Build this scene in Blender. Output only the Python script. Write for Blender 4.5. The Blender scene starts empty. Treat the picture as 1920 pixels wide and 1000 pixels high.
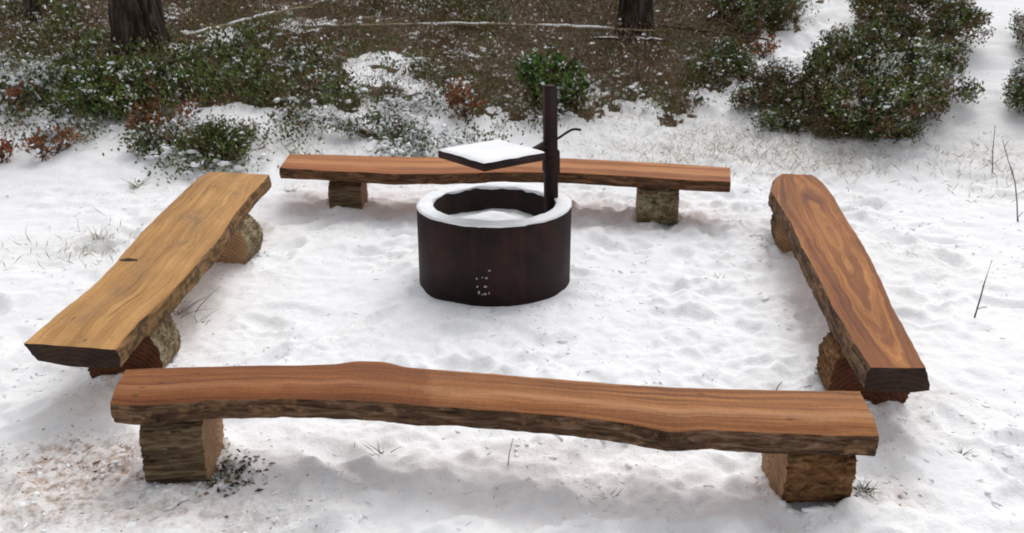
import bpy, math, random
import numpy as np
from mathutils import Vector, Matrix

S = bpy.context.scene
COL = S.collection
# ------------------------------------------------------------------ camera, world, sun, exposure
FPX, PITCH, CAMH = 1600.0, 20.1, 1.62
cam_data = bpy.data.cameras.new('camera')
cam_data.sensor_width = 36.0
cam_data.lens = FPX / 1920 * 36
cam_data.clip_end = 500
cam_data.dof.use_dof = True
cam_data.dof.focus_distance = 3.6
cam_data.dof.aperture_fstop = 5.6
cam = bpy.data.objects.new('camera', cam_data)
cam.location = (0, 0, CAMH)
cam.rotation_euler = (math.radians(90 - PITCH), 0, 0)
COL.objects.link(cam)
S.camera = cam

SUN_EL, SUN_AZ = 58.0, 18.0      # degrees, azimuth from +Y clockwise: veiled sun, behind the forest
w = bpy.data.worlds.new('World'); S.world = w; w.use_nodes = True
nt = w.node_tree
sky = nt.nodes.new('ShaderNodeTexSky'); sky.sky_type = 'NISHITA'; sky.sun_disc = False
sky.sun_elevation = math.radians(SUN_EL); sky.sun_rotation = math.radians(SUN_AZ)
sky.dust_density = 4.0; sky.air_density = 1.0
hs = nt.nodes.new('ShaderNodeHueSaturation'); hs.inputs['Saturation'].default_value = 0.13
nt.links.new(sky.outputs[0], hs.inputs['Color'])
nt.links.new(hs.outputs[0], nt.nodes['Background'].inputs['Color'])
nt.nodes['Background'].inputs['Strength'].default_value = 0.15
sd = bpy.data.lights.new('sun', 'SUN'); sd.energy = 0.6; sd.angle = math.radians(50); sd.color = (1, .96, .93)
sun = bpy.data.objects.new('sun', sd)
dv = Vector((math.sin(math.radians(SUN_AZ)) * math.cos(math.radians(SUN_EL)),
             math.cos(math.radians(SUN_AZ)) * math.cos(math.radians(SUN_EL)), math.sin(math.radians(SUN_EL))))
sun.rotation_euler = dv.to_track_quat('Z', 'Y').to_euler(); sun.location = dv * 20
COL.objects.link(sun)
S.view_settings.view_transform = 'Standard'; S.view_settings.look = 'None'
S.view_settings.exposure = 0.235; S.view_settings.gamma = 1.0
S.render.engine = 'CYCLES'
S.cycles.filter_width = 1.9
S.cycles.use_denoising = True

# ------------------------------------------------------------------ numpy noise and terrain
def _h(ix, iy, seed):
    n = (ix.astype(np.int64) * 374761393 + iy.astype(np.int64) * 668265263 + seed * 974634777) & 0xffffffff
    n = ((n ^ (n >> 13)) * 1274126177) & 0xffffffff
    n = (n ^ (n >> 16)) & 0xffffffff
    return n / 4294967295.0
def vnoise(x, y, seed=0):
    x = np.asarray(x, float); y = np.asarray(y, float)
    ix = np.floor(x); iy = np.floor(y); fx = x - ix; fy = y - iy
    fx = fx * fx * fx * (fx * (fx * 6 - 15) + 10); fy = fy * fy * fy * (fy * (fy * 6 - 15) + 10)
    a = _h(ix, iy, seed); b = _h(ix + 1, iy, seed); c = _h(ix, iy + 1, seed); d = _h(ix + 1, iy + 1, seed)
    return (a * (1 - fx) + b * fx) * (1 - fy) + (c * (1 - fx) + d * fx) * fy * 1.0
def fbm(x, y, seed=0, oct=3, gain=.5):
    t = 0; a = 1; s = 0
    for o in range(oct):
        r = .6 * o + .3
        u = x * math.cos(r) - y * math.sin(r); v = x * math.sin(r) + y * math.cos(r)
        t = t + a * (vnoise(u * 2**o, v * 2**o, seed + o * 17) - .5); s += a; a *= gain
    return t / s * 2
def sstep(a, b, x):
    t = np.clip((x - a) / (b - a), 0, 1); return t * t * (3 - 2 * t)
_fr = np.random.RandomState(5)
DENTS = []
for k in range(190):                      # old footprints pressed into the snow
    DENTS.append((_fr.uniform(-2.6, 2.8), _fr.uniform(1.5, 5.8), _fr.uniform(0, math.pi), _fr.uniform(.09, .15), _fr.uniform(.045, .065), _fr.uniform(.015, .040)))
for k in range(16):
    DENTS.append((2.3 + .06 * k + _fr.uniform(-.2, .2), 4.5 + .35 * k, 1.5, .14, .06, .025))
def base_z(x, y):
    d = y - 6.15 - .25 * np.sin(x * .9 + 1)
    r = .35 * (np.logaddexp(0, d * 3.2) / 3.2)
    far = np.maximum(y - 12, 0)
    return r - .22 * far + .05 * fbm(x * .5, y * .5, 3, 2) * sstep(5.5, 8, y)
LEGS = [(-1.10, 2.49), (.945, 2.36), (-1.10, 5.56), (.945, 5.37), (-1.565, 3.2), (-1.585, 4.56), (1.335, 2.99), (1.62, 4.78)]
def terrain(x, y):
    x = np.asarray(x, float); y = np.asarray(y, float)
    z = base_z(x, y)
    z = z + .012 * fbm(x * 2.2, y * 2.2, 11, 2)
    lump = sstep(.05, .9, fbm(x * 7, y * 7, 23, 3) + .35)
    md = .55 + .9 * sstep(-.35, .45, fbm(x * 1.1, y * 1.1, 151, 2))
    z = z + md * (.022 * (lump - .5) + .012 * fbm(x * 15, y * 15, 31, 3) + .006 * sstep(.0, .35, fbm(x * 11 + 3, y * 11, 43, 2))) + .0035 * fbm(x * 60, y * 60, 37, 2) + .006 * sstep(.1, .5, fbm(x * 13, y * 13, 41, 2))
    for (a, b, th, l, wd, dp) in DENTS:
        m = (np.abs(x - a) < .3) & (np.abs(y - b) < .3)
        if not np.any(m): continue
        u = (x - a) * math.cos(th) + (y - b) * math.sin(th); v = -(x - a) * math.sin(th) + (y - b) * math.cos(th)
        q = (u / l)**2 + (v / wd)**2
        z = z - dp * np.exp(-(q**1.5)) * m + dp * .35 * np.exp(-((q - 1.9) / .9)**2) * m
    # snow settles against the fire ring
    r = np.hypot(x + .092, y - 4.26)
    z = z * (1 - .8 * np.exp(-((r - .40) / .05)**2)) - .004 * np.exp(-((r - .40) / .05)**2)
    for (a, b) in LEGS:
        r = np.hypot(x - a, (y - b))
        z = z + .014 * np.exp(-((r - .15) / .05)**2) * (1 + fbm(x * 9, y * 9, 77, 2))
    return z
def tz(x, y): return float(terrain(np.array([x]), np.array([y]))[0])

_p = math.radians(PITCH)
def ray(px, py):
    F = np.array([0, math.cos(_p), -math.sin(_p)]); U = np.array([0, math.sin(_p), math.cos(_p)])
    return np.array([1., 0, 0]) * (px - 960) / FPX + F - U * (py - 500) / FPX
def at(px, py, z=0.0):
    d = ray(px, py); t = (z - CAMH) / d[2]; return np.array([0, 0, CAMH]) + t * d
def gat(px, py):                           # point of the photo on the smooth terrain
    d = ray(px, py); t = np.linspace(1.2, 22, 2600)
    P = np.array([0, 0, CAMH]) + t[:, None] * d
    g = base_z(P[:, 0], P[:, 1]); i = np.argmax(P[:, 2] < g)
    return P[i] if P[i, 2] < g[i] else P[-1]

# ------------------------------------------------------------------ object helpers
def tag(o, label=None, cat=None, group=None, kind=None):
    if label: o['label'] = label
    if cat: o['category'] = cat
    if group: o['group'] = group
    if kind: o['kind'] = kind
    return o
def empty(name, loc, rz, label, cat, group=None):
    o = bpy.data.objects.new(name, None); o.empty_display_size = .1
    o.location = loc; o.rotation_euler = (0, 0, rz); COL.objects.link(o)
    return tag(o, label, cat, group)
def mesh_obj(name, V, Fs, mats, mi=None, parent=None, smooth=True):
    """V: Nx3, Fs: MxK array (all same size) or list of lists."""
    me = bpy.data.meshes.new(name)
    V = np.asarray(V, float)
    if isinstance(Fs, np.ndarray):
        k = Fs.shape[1]; M = len(Fs)
        me.vertices.add(len(V)); me.vertices.foreach_set('co', V.ravel())
        me.loops.add(M * k); me.loops.foreach_set('vertex_index', Fs.ravel().astype(np.int32))
        me.polygons.add(M); me.polygons.foreach_set('loop_start', np.arange(0, M * k, k, dtype=np.int32))
        me.update(calc_edges=True); n = M
    else:
        me.from_pydata([tuple(v) for v in V], [], [tuple(f) for f in Fs]); n = len(Fs); me.update()
    for m in (mats if isinstance(mats, (list, tuple)) else [mats]): me.materials.append(m)
    if mi is not None: me.polygons.foreach_set('material_index', np.asarray(mi, dtype=np.int32))
    me.polygons.foreach_set('use_smooth', np.full(n, smooth))
    me.validate(); me.update()
    o = bpy.data.objects.new(name, me); COL.objects.link(o)
    if parent: o.parent = parent
    return o

# ------------------------------------------------------------------ materials
def newmat(name, rough=.8, spec=.3):
    m = bpy.data.materials.new(name); m.use_nodes = True
    b = m.node_tree.nodes['Principled BSDF']
    b.inputs['Roughness'].default_value = rough; b.inputs['Specular IOR Level'].default_value = spec
    return m, m.node_tree, b
def N(nt, typ, **kw):
    n = nt.nodes.new(typ)
    for k, v in kw.items():
        if k.startswith('i_'): n.inputs[k[2:].replace('_', ' ')].default_value = v
        else: setattr(n, k, v)
    return n
def ramp(nt, fac, stops):
    r = nt.nodes.new('ShaderNodeValToRGB'); e = r.color_ramp.elements
    while len(e) < len(stops): e.new(.5)
    for i, (p, c) in enumerate(stops):
        e[i].position = p; e[i].color = (*c, 1) if len(c) == 3 else c
    nt.links.new(fac, r.inputs[0]); return r.outputs[0]
def mapping(nt, scale, loc=(0, 0, 0)):
    tc = nt.nodes.new('ShaderNodeTexCoord'); m = nt.nodes.new('ShaderNodeMapping')
    m.inputs['Scale'].default_value = scale; m.inputs['Location'].default_value = loc
    nt.links.new(tc.outputs['Object'], m.inputs['Vector']); return m.outputs[0]
def noise(nt, vec, scale, detail=4, rough=.5, dist=0.0):
    n = nt.nodes.new('ShaderNodeTexNoise'); n.inputs['Scale'].default_value = scale
    n.inputs['Detail'].default_value = detail; n.inputs['Roughness'].default_value = rough
    n.inputs['Distortion'].default_value = dist
    if vec is not None: nt.links.new(vec, n.inputs['Vector'])
    return n.outputs[0]
def mix(nt, fac, a, b, mode='MIX'):
    m = nt.nodes.new('ShaderNodeMix'); m.data_type = 'RGBA'; m.blend_type = mode
    for s, v in ((0, fac), (6, a), (7, b)):
        if isinstance(v, (int, float)): m.inputs[s].default_value = v
        elif isinstance(v, tuple): m.inputs[s].default_value = (*v, 1)
        else: nt.links.new(v, m.inputs[s])
    return m.outputs[2]
def math_(nt, op, a, b=None, c=None):
    m = nt.nodes.new('ShaderNodeMath'); m.operation = op
    for i, v in enumerate((a, b, c)):
        if v is None: continue
        if isinstance(v, (int, float)): m.inputs[i].default_value = v
        else: nt.links.new(v, m.inputs[i])
    return m.outputs[0]
def bump(nt, b, h, strength=.4, dist=.01):
    n = nt.nodes.new('ShaderNodeBump'); n.inputs['Strength'].default_value = strength; n.inputs['Distance'].default_value = dist
    nt.links.new(h, n.inputs['Height']); nt.links.new(n.outputs[0], b.inputs['Normal'])

def snow_mat(name='snow'):
    m, t, b = newmat(name, .75, .25)
    v = mapping(t, (1, 1, 1))
    c = ramp(t, noise(t, v, 3.0, 4), [(.3, (.80, .81, .83)), (.6, (.87, .88, .90))])
    t.links.new(c, b.inputs['Base Color'])
    bump(t, b, noise(t, v, 160, 3, .6), .35, .004)
    return m
SNOW = snow_mat()
def ground_mat():
    m, t, b = newmat('snowy_ground', .8, .2)
    v = mapping(t, (1, 1, 1))
    sn = ramp(t, noise(t, v, 2.2, 5), [(.3, (.84, .845, .86)), (.62, (.90, .905, .92))])
    # thin snow where grass and old leaves show through
    thin = math_(t, 'MULTIPLY', ramp(t, noise(t, v, 1.1, 3, .6, .3), [(.50, (0, 0, 0)), (.68, (1, 1, 1))]),
                 ramp(t, noise(t, v, 38, 4, .7), [(.50, (0, 0, 0)), (.70, (1, 1, 1))]))
    sn = mix(t, math_(t, 'MULTIPLY', thin, .55), sn, (.50, .42, .34))
    fleck = ramp(t, noise(t, v, 55, 3, .7), [(.70, (0, 0, 0)), (.76, (1, 1, 1))])
    sn = mix(t, math_(t, 'MULTIPLY', fleck, .5), sn, (.20, .17, .14))
    at1 = N(t, 'ShaderNodeAttribute', attribute_name='sawdust')
    dn = ramp(t, noise(t, v, 26, 5, .7), [(.42, (0, 0, 0)), (.60, (1, 1, 1))])
    dcol = ramp(t, noise(t, v, 45, 5, .75), [(.34, (.17, .115, .085)), (.50, (.44, .34, .28)), (.66, (.74, .66, .61))])
    f = math_(t, 'MULTIPLY', at1.outputs['Fac'], math_(t, 'MULTIPLY_ADD', dn, .70, .35))
    sn = mix(t, f, sn, dcol)
    at3 = N(t, 'ShaderNodeAttribute', attribute_name='grassy')
    gn = ramp(t, noise(t, mapping(t, (1, .6, 1)), 42, 6, .8, .6), [(.44, (0, 0, 0)), (.62, (1, 1, 1))])
    sn = mix(t, math_(t, 'MULTIPLY', at3.outputs['Fac'], math_(t, 'MULTIPLY_ADD', gn, .6, .10)), sn, ramp(t, noise(t, v, 25, 3), [(.4, (.34, .27, .19)), (.6, (.56, .50, .40))]))
    at2 = N(t, 'ShaderNodeAttribute', attribute_name='litter')
    lc = ramp(t, noise(t, v, 34, 6, .8), [(.30, (.020, .014, .008)), (.5, (.085, .052, .028)), (.62, (.16, .105, .06)), (.72, (.42, .38, .33))])
    mo = ramp(t, noise(t, v, 2.6, 4, .65), [(.48, (0, 0, 0)), (.60, (1, 1, 1))])
    lc = mix(t, math_(t, 'MULTIPLY', mo, .8), lc, ramp(t, noise(t, v, 40, 5, .75), [(.32, (.018, .022, .006)), (.58, (.075, .085, .022)), (.75, (.20, .20, .10))]))
    pn = ramp(t, noise(t, v, 8, 6, .75), [(.40, (0, 0, 0)), (.50, (1, 1, 1))])
    f2 = math_(t, 'MULTIPLY_ADD', pn, .52, .0)
    f2 = math_(t, 'ADD', at2.outputs['Fac'], math_(t, 'SUBTRACT', f2, .25))
    f2 = ramp(t, f2, [(.40, (0, 0, 0)), (.62, (1, 1, 1))])
    t.links.new(mix(t, f2, sn, lc), b.inputs['Base Color'])
    h = math_(t, 'ADD', noise(t, v, 45, 5, .65), math_(t, 'MULTIPLY', noise(t, v, 190, 2), .4))
    bump(t, b, h, .55, .012)
    return m
GROUND = ground_mat()

def wood_mat(name, c0, c1, c2, seed, figure=None, split=None, stains=0.0, saw=0.0, streak=None, wid=.26, lng=2.5):
    """oiled sawn slab; 'along' 0..1 and 'across' 0..1 follow the slab's own bent shape"""
    m, t, b = newmat(name, .60, .16)
    al = N(t, 'ShaderNodeAttribute', attribute_name='along').outputs['Fac']
    ac = N(t, 'ShaderNodeAttribute', attribute_name='across').outputs['Fac']
    tc = t.nodes.new('ShaderNodeTexCoord'); ob = tc.outputs['Object']
    def comb(x, y, z=0.0):
        c = t.nodes.new('ShaderNodeCombineXYZ')
        for i, v in enumerate((x, y, z)):
            if isinstance(v, (int, float)): c.inputs[i].default_value = v
            else: t.links.new(v, c.inputs[i])
        return c.outputs[0]
    wobble = math_(t, 'MULTIPLY', math_(t, 'SUBTRACT', noise(t, comb(math_(t, 'MULTIPLY', al, 5.0), math_(t, 'MULTIPLY', ac, 1.6), seed), 1.0, 4, .5), .5), .34)
    if figure:                                  # nested long ovals round (along, across)
        dx = math_(t, 'MULTIPLY', math_(t, 'SUBTRACT', al, figure[0]), figure[2])
        dy = math_(t, 'MULTIPLY', math_(t, 'SUBTRACT', ac, figure[1]), figure[3])
        v0 = math_(t, 'SQRT', math_(t, 'ADD', math_(t, 'MULTIPLY', dx, dx), math_(t, 'MULTIPLY', dy, dy)))
        v0 = math_(t, 'ADD', v0, math_(t, 'MULTIPLY', wobble, 1.3))
    else:
        v0 = math_(t, 'ADD', ac, wobble)
    bands = noise(t, comb(math_(t, 'MULTIPLY', v0, 7.0), math_(t, 'MULTIPLY', al, .9), seed * 2.0), 1.0, 5, .62)
    lines = noise(t, comb(math_(t, 'MULTIPLY', v0, 34.0), math_(t, 'MULTIPLY', al, 2.0), seed), 1.0, 3, .6)
    blot = noise(t, comb(math_(t, 'MULTIPLY', al, 7.0), math_(t, 'MULTIPLY', ac, 2.0), seed + 4.0), 1.0, 5, .6)
    fine = noise(t, mapping(t, (9, 170, 60), (seed, 0, 0)), 1.0, 3, .6)
    col = ramp(t, bands, [(.32, c0), (.5, c1), (.66, c2)])
    col = mix(t, .55, col, ramp(t, lines, [(.36, (.55, .50, .46)), (.56, (1.0, 1.0, 1.0))]), 'MULTIPLY')
    col = mix(t, .45, col, ramp(t, blot, [(.35, (.62, .58, .56)), (.62, (1.12, 1.12, 1.12))]), 'MULTIPLY')
    col = mix(t, .30, col, ramp(t, fine, [(.3, (.55, .5, .48)), (.7, (1.0, 1.0, 1.0))]), 'MULTIPLY')
    if streak:                                  # pale sapwood crest running the length
        ys = math_(t, 'ADD', ac, math_(t, 'MULTIPLY', math_(t, 'SUBTRACT', noise(t, comb(math_(t, 'MULTIPLY', al, 9.0), 0.0, 3.0), 1.0, 3), .5), .30))
        fy = ramp(t, math_(t, 'ABSOLUTE', math_(t, 'SUBTRACT', ys, streak[0])), [(0.0, (1, 1, 1)), (streak[1], (0, 0, 0))])
        col = mix(t, math_(t, 'MULTIPLY', fy, .62), col, streak[2])
        lo = ramp(t, ys, [(streak[0] + .08, (1, 1, 1)), (streak[0] + .22, (.84, .76, .70))])
        col = mix(t, 1.0, col, lo, 'MULTIPLY')
    if split:                                   # saw cut: darker left of it
        xs = math_(t, 'ADD', al, math_(t, 'MULTIPLY', math_(t, 'SUBTRACT', noise(t, ob, 14, 3), .5), .03))
        fac = ramp(t, math_(t, 'MULTIPLY_ADD', math_(t, 'SUBTRACT', xs, split[0]), 30, .5), [(.3, (1, 1, 1)), (.7, (0, 0, 0))])
        col = mix(t, fac, col, mix(t, 1.0, col, split[1], 'MULTIPLY'))
    if stains > 0:
        sf = ramp(t, noise(t, comb(math_(t, 'MULTIPLY', al, 6.0), math_(t, 'MULTIPLY', ac, 2.6), seed * 3), 1.0, 6, .68, .9), [(.52, (0, 0, 0)), (.66, (1, 1, 1))])
        cen = ramp(t, math_(t, 'ABSOLUTE', math_(t, 'SUBTRACT', ac, .55)), [(.18, (1, 1, 1)), (.36, (0, 0, 0))])
        col = mix(t, math_(t, 'MULTIPLY', math_(t, 'MULTIPLY', sf, cen), stains), col, (.13, .11, .085))
    kn = N(t, 'ShaderNodeTexVoronoi'); kn.inputs['Scale'].default_value = 1.0
    t.links.new(mapping(t, (7, 19, 1), (seed, seed, 0)), kn.inputs['Vector'])
    kf = math_(t, 'MULTIPLY', ramp(t, kn.outputs['Distance'], [(.06, (1, 1, 1)), (.15, (0, 0, 0))]), ramp(t, noise(t, ob, 5, 2), [(.5, (0, 0, 0)), (.6, (1, 1, 1))]))
    col = mix(t, math_(t, 'MULTIPLY', kf, .75), col, (.06, .035, .02))
    # drying checks along the grain and damp blotches
    ck = noise(t, comb(math_(t, 'MULTIPLY', al, 3.2), math_(t, 'MULTIPLY', v0, 46.0), seed + 9.0), 1.0, 2, .5)
    ck = math_(t, 'MULTIPLY', ramp(t, ck, [(.70, (0, 0, 0)), (.735, (1, 1, 1))]), ramp(t, noise(t, comb(math_(t, 'MULTIPLY', al, 4.0), ac, seed + 2.0), 1.0, 3), [(.48, (0, 0, 0)), (.56, (1, 1, 1))]))
    col = mix(t, math_(t, 'MULTIPLY', ck, .8), col, (.045, .025, .014))
    rg = noise(t, ob, 55, 5, .75)
    col = mix(t, .35, col, ramp(t, rg, [(.32, (.66, .63, .60)), (.62, (1.12, 1.12, 1.12))]), 'MULTIPLY')
    t.links.new(col, b.inputs['Base Color'])
    h = math_(t, 'ADD', math_(t, 'MULTIPLY', fine, .8), math_(t, 'MULTIPLY', lines, 1.0))
    h = math_(t, 'SUBTRACT', math_(t, 'ADD', h, math_(t, 'MULTIPLY', rg, .8)), math_(t, 'MULTIPLY', ck, 1.5))
    if saw > 0:
        wv2 = N(t, 'ShaderNodeTexWave', bands_direction='X'); wv2.inputs['Scale'].default_value = 14; wv2.inputs['Distortion'].default_value = 2.5
        t.links.new(ob, wv2.inputs['Vector']); h = math_(t, 'ADD', h, math_(t, 'MULTIPLY', wv2.outputs['Fac'], saw))
    bump(t, b, h, .65, .005)
    t.links.new(ramp(t, bands, [(.3, (.58, .48, .48)), (.7, (.75, .75, .75))]), b.inputs['Roughness'])
    return m
def bark_mat(name, dark, mid, light, moss=None, stretch=(4, 26, 26), seed=0, mossamt=.5):
    m, t, b = newmat(name, .9, .15)
    v = mapping(t, stretch, (seed, seed, seed))
    g = noise(t, v, 1.0, 6, .65, 1.2)
    col = ramp(t, g, [(.30, dark), (.50, mid), (.70, light)])
    if moss:
        f = ramp(t, noise(t, mapping(t, (1, 1, 1), (seed, 0, seed)), 13, 5, .65), [(.66 - .3 * mossamt, (0, 0, 0)), (.74 - .3 * mossamt, (1, 1, 1))])
        mc = ramp(t, noise(t, v, 2.5, 3), [(.35, tuple(x * .45 for x in moss)), (.65, moss)])
        col = mix(t, math_(t, 'MULTIPLY', f, .8), col, mc)
    t.links.new(col, b.inputs['Base Color'])
    bump(t, b, g, .9, .02)
    return m
def cut_mat(name, a, c, seed=0, dark=0.0):
    m, t, b = newmat(name, .75, .2)
    v = mapping(t, (1, 1, 1), (seed, 0, 0))
    wv = N(t, 'ShaderNodeTexWave', wave_type='RINGS', rings_direction='X'); wv.inputs['Scale'].default_value = 16
    wv.inputs['Distortion'].default_value = 2.0; wv.inputs['Detail'].default_value = 2
    tc = t.nodes.new('ShaderNodeTexCoord'); t.links.new(tc.outputs['Object'], wv.inputs['Vector'])
    g = math_(t, 'ADD', math_(t, 'MULTIPLY', wv.outputs['Fac'], .15), math_(t, 'MULTIPLY', noise(t, v, 13, 7, .75), .82))
    t.links.new(ramp(t, g, [(.3, a), (.75, c)]), b.inputs['Base Color'])
    bump(t, b, g, .4, .005)
    return m

W_FRONT = wood_mat('oiled_wood_front', (.20, .076, .027), (.39, .165, .060), (.52, .26, .105), 3.1,
                   split=(.425, (.78, .68, .62)), streak=(.66, .12, (.50, .255, .125)), saw=.25)
W_FAR = wood_mat('oiled_wood_far', (.25, .082, .026), (.45, .17, .056), (.58, .27, .11), 7.7, streak=(.55, .2, (.55, .26, .11)))
W_LEFT = wood_mat('pale_wood_left', (.39, .20, .066), (.54, .29, .10), (.62, .36, .14), 12.4, stains=.55, saw=.2)
W_RIGHT = wood_mat('swirled_wood_right', (.11, .035, .012), (.29, .105, .035), (.52, .24, .085), 5.5, figure=(.50, .60, .75, 1.25))
B_BROWN = bark_mat('slab_bark', (.016, .009, .006), (.105, .058, .033), (.30, .19, .12), (.30, .165, .085), (6, 34, 44), 1, .42)
B_FAR = bark_mat('far_slab_bark', (.018, .009, .006), (.10, .05, .026), (.27, .14, .075), None, (6, 26, 34), 14)
B_TAN = bark_mat('waney_tan_edge', (.06, .032, .014), (.22, .12, .05), (.38, .23, .11), (.09, .06, .035), (5, 26, 34), 21, .5)
B_LOG = bark_mat('log_bark', (.016, .010, .006), (.125, .082, .046), (.28, .20, .12), None, (5, 48, 48), 2)
B_MOSS = bark_mat('mossy_bark', (.030, .013, .006), (.17, .080, .033), (.31, .175, .08), (.15, .14, .05), (18, 30, 30), 4, .30)
B_LICHEN = bark_mat('lichen_bark', (.030, .020, .012), (.20, .14, .08), (.42, .34, .21), (.48, .44, .27), (22, 26, 26), 6, .5)
CUT = cut_mat('cut_wood', (.17, .09, .042), (.50, .31, .165))
CUT_RUST = cut_mat('rusty_cut_wood', (.030, .010, .005), (.15, .052, .02), 3)
CUT_DARK = cut_mat('wet_end_grain', (.014, .008, .006), (.065, .034, .02), 5)
CUT_TAN = cut_mat('plank_end_grain', (.12, .055, .028), (.32, .16, .075), 8)

def steel_mat():
    m, t, b = newmat('rusted_steel', .7, .22)
    v = mapping(t, (1, 1, 1))
    g = noise(t, v, 6, 6, .6)
    col = ramp(t, g, [(.3, (.010, .006, .0055)), (.5, (.021, .010, .009)), (.68, (.036, .015, .012))])
    rf = ramp(t, noise(t, mapping(t, (14, 14, 1.6)), 1, 6, .7), [(.54, (0, 0, 0)), (.70, (1, 1, 1))])
    col = mix(t, math_(t, 'MULTIPLY', rf, .45), col, (.07, .026, .018))
    t.links.new(col, b.inputs['Base Color']); b.inputs['Metallic'].default_value = .0
    bump(t, b, noise(t, v, 60, 4, .6), .25, .003)
    return m
STEEL = steel_mat()
def plain(name, a, c, scale=20, rough=.8, z=1.0):
    m, t, b = newmat(name, rough, .2)
    v = mapping(t, (1, 1, z))
    t.links.new(ramp(t, noise(t, v, scale, 4, .6), [(.35, a), (.65, c)]), b.inputs['Base Color'])
    return m
L_GREEN = plain('leaf_green', (.065, .11, .024), (.18, .26, .07), 30, .55)
L_BRIGHT = plain('leaf_bright_green', (.055, .12, .022), (.13, .24, .05), 30, .5)
L_OLIVE = plain('leaf_olive', (.07, .078, .016), (.19, .18, .055), 30)
L_BROWN = plain('leaf_brown', (.075, .042, .024), (.26, .155, .09), 30)
L_TAN = plain('dry_tan', (.20, .145, .09), (.42, .34, .24), 30)
L_RUST = plain('leaf_rust', (.16, .045, .018), (.38, .14, .06), 30)
L_DARK = plain('leaf_dark', (.022, .034, .012), (.065, .085, .028), 30, .5)
L_FROST = plain('leaf_frosted', (.30, .34, .27), (.62, .65, .60), 30)
STEM = plain('twig_brown', (.045, .026, .018), (.12, .075, .05), 40)
STALK = plain('stalk_dark', (.05, .035, .03), (.14, .10, .08), 40)
CHIPM = plain('bare_metal_scratch', (.35, .32, .30), (.6, .57, .55), 60)
DUST = plain('pink_sawdust', (.30, .21, .155), (.58, .47, .40), 60)
DUST2 = plain('bark_crumb', (.10, .055, .035), (.24, .14, .09), 60)
TRUNK = bark_mat('trunk_bark', (.005, .004, .003), (.030, .020, .015), (.11, .085, .07), None, (16, 16, 3), 9)

# ------------------------------------------------------------------ zones on the ground (world outlines)
def zone(pts): return np.array([gat(*p)[:2] if len(p) == 2 else p[:2] for p in pts])
def inside(poly, x, y):
    c = np.zeros(np.shape(x), bool); n = len(poly); j = n - 1
    for i in range(n):
        xi, yi = poly[i]; xj, yj = poly[j]
        hit = ((yi > y) != (yj > y)) & (x < (xj - xi) * (y - yi) / (yj - yi + 1e-12) + xi)
        c ^= hit; j = i
    return c
def W(x, y): return (x, y, 0)
Z_HEATH = zone([W(-9, 14), W(-9, 9.6), (-60, 110), (0, 100), (90, 120), (140, 205), (270, 215), (430, 218), (560, 215), (700, 200), (830, 190), (960, 205),
                (1060, 185), (1160, 195), (1285, 190), (1330, 140), (1400, 105), (1450, 60), (1490, 30), W(3.6, 11.5), W(4.6, 14)])
def soft_zone(poly, x, y, wob=.35):
    xx = x + wob * (fbm(x * 2.5, y * 2.5, 91, 3) + .5 * fbm(x * 9, y * 9, 92, 3)); yy = y + wob * (fbm(x * 2.5, y * 2.5, 97, 3) + .6 * fbm(x * 9, y * 9, 98, 3))
    return inside(poly, xx, yy).astype(float)

def gap(x, y):                              # open patches of snow among the plants, mostly on the left
    return sstep(.06, .22, fbm(x * 1.9 + 3, y * 2.8, 301, 3)) * (.25 + .75 * (1 - sstep(-1.2, .2, x))) * (1 - .6 * sstep(8.2, 9.4, y))
# ------------------------------------------------------------------ ground sheet
def axis(segs):
    out = [segs[0][0]]
    for a, b, s0, s1 in segs:
        v = a
        while v < b - 1e-6:
            f = (v - a) / (b - a); v = min(b, v + s0 * (1 - f) + s1 * f); out.append(v)
    return np.array(out)
gx = axis([(-60, -8, 8, .5), (-8, -3.2, .5, .03), (-3.2, -1.9, .03, .016), (-1.9, 1.9, .014, .014), (1.9, 3.2, .016, .03), (3.2, 8, .03, .5), (8, 60, .5, 8)])
gy = axis([(-30, 0, 6, .4), (0, 1.4, .3, .012), (1.4, 3.2, .011, .014), (3.2, 6, .014, .024), (6, 11, .024, .05), (11, 14, .06, .4), (14, 70, .5, 8)])
X, Y = np.meshgrid(gx, gy)
ZG = terrain(X, Y)
lit = soft_zone(Z_HEATH, X, Y, .5) * (1 - gap(X, Y))
ZG += lit * .03 * fbm(X * 5, Y * 5, 55, 3)
nx, ny = len(gx), len(gy)
I = (np.arange(ny - 1)[:, None] * nx + np.arange(nx - 1)[None]).ravel()
Fq = np.stack([I, I + 1, I + 1 + nx, I + nx], 1)
ground = None
def attr(o, name, arr):
    a = o.data.attributes.new(name, 'FLOAT', 'POINT'); a.data.foreach_set('value', arr.ravel().astype(np.float32))
g1 = gat(180, 860); g2 = gat(60, 940); g3 = gat(1650, 925); g4 = gat(330, 960); g5 = gat(1720, 745)
saw = (np.exp(-(((X - g1[0]) / .30)**2 + ((Y - g1[1]) / .16)**2)**1.3) + .7 * np.exp(-(((X - g2[0]) / .28)**2 + ((Y - g2[1]) / .16)**2))
       + .55 * np.exp(-(((X - g4[0]) / .45)**2 + ((Y - g4[1]) / .14)**2)) + .5 * np.exp(-(((X - g3[0]) / .14)**2 + ((Y - g3[1]) / .08)**2))
       + .35 * np.exp(-(((X - g5[0]) / .16)**2 + ((Y - g5[1]) / .08)**2)))
saw = np.clip(saw * (1 + .6 * fbm(X * 6, Y * 6, 71, 3)), 0, 1)
gr = 0
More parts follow.
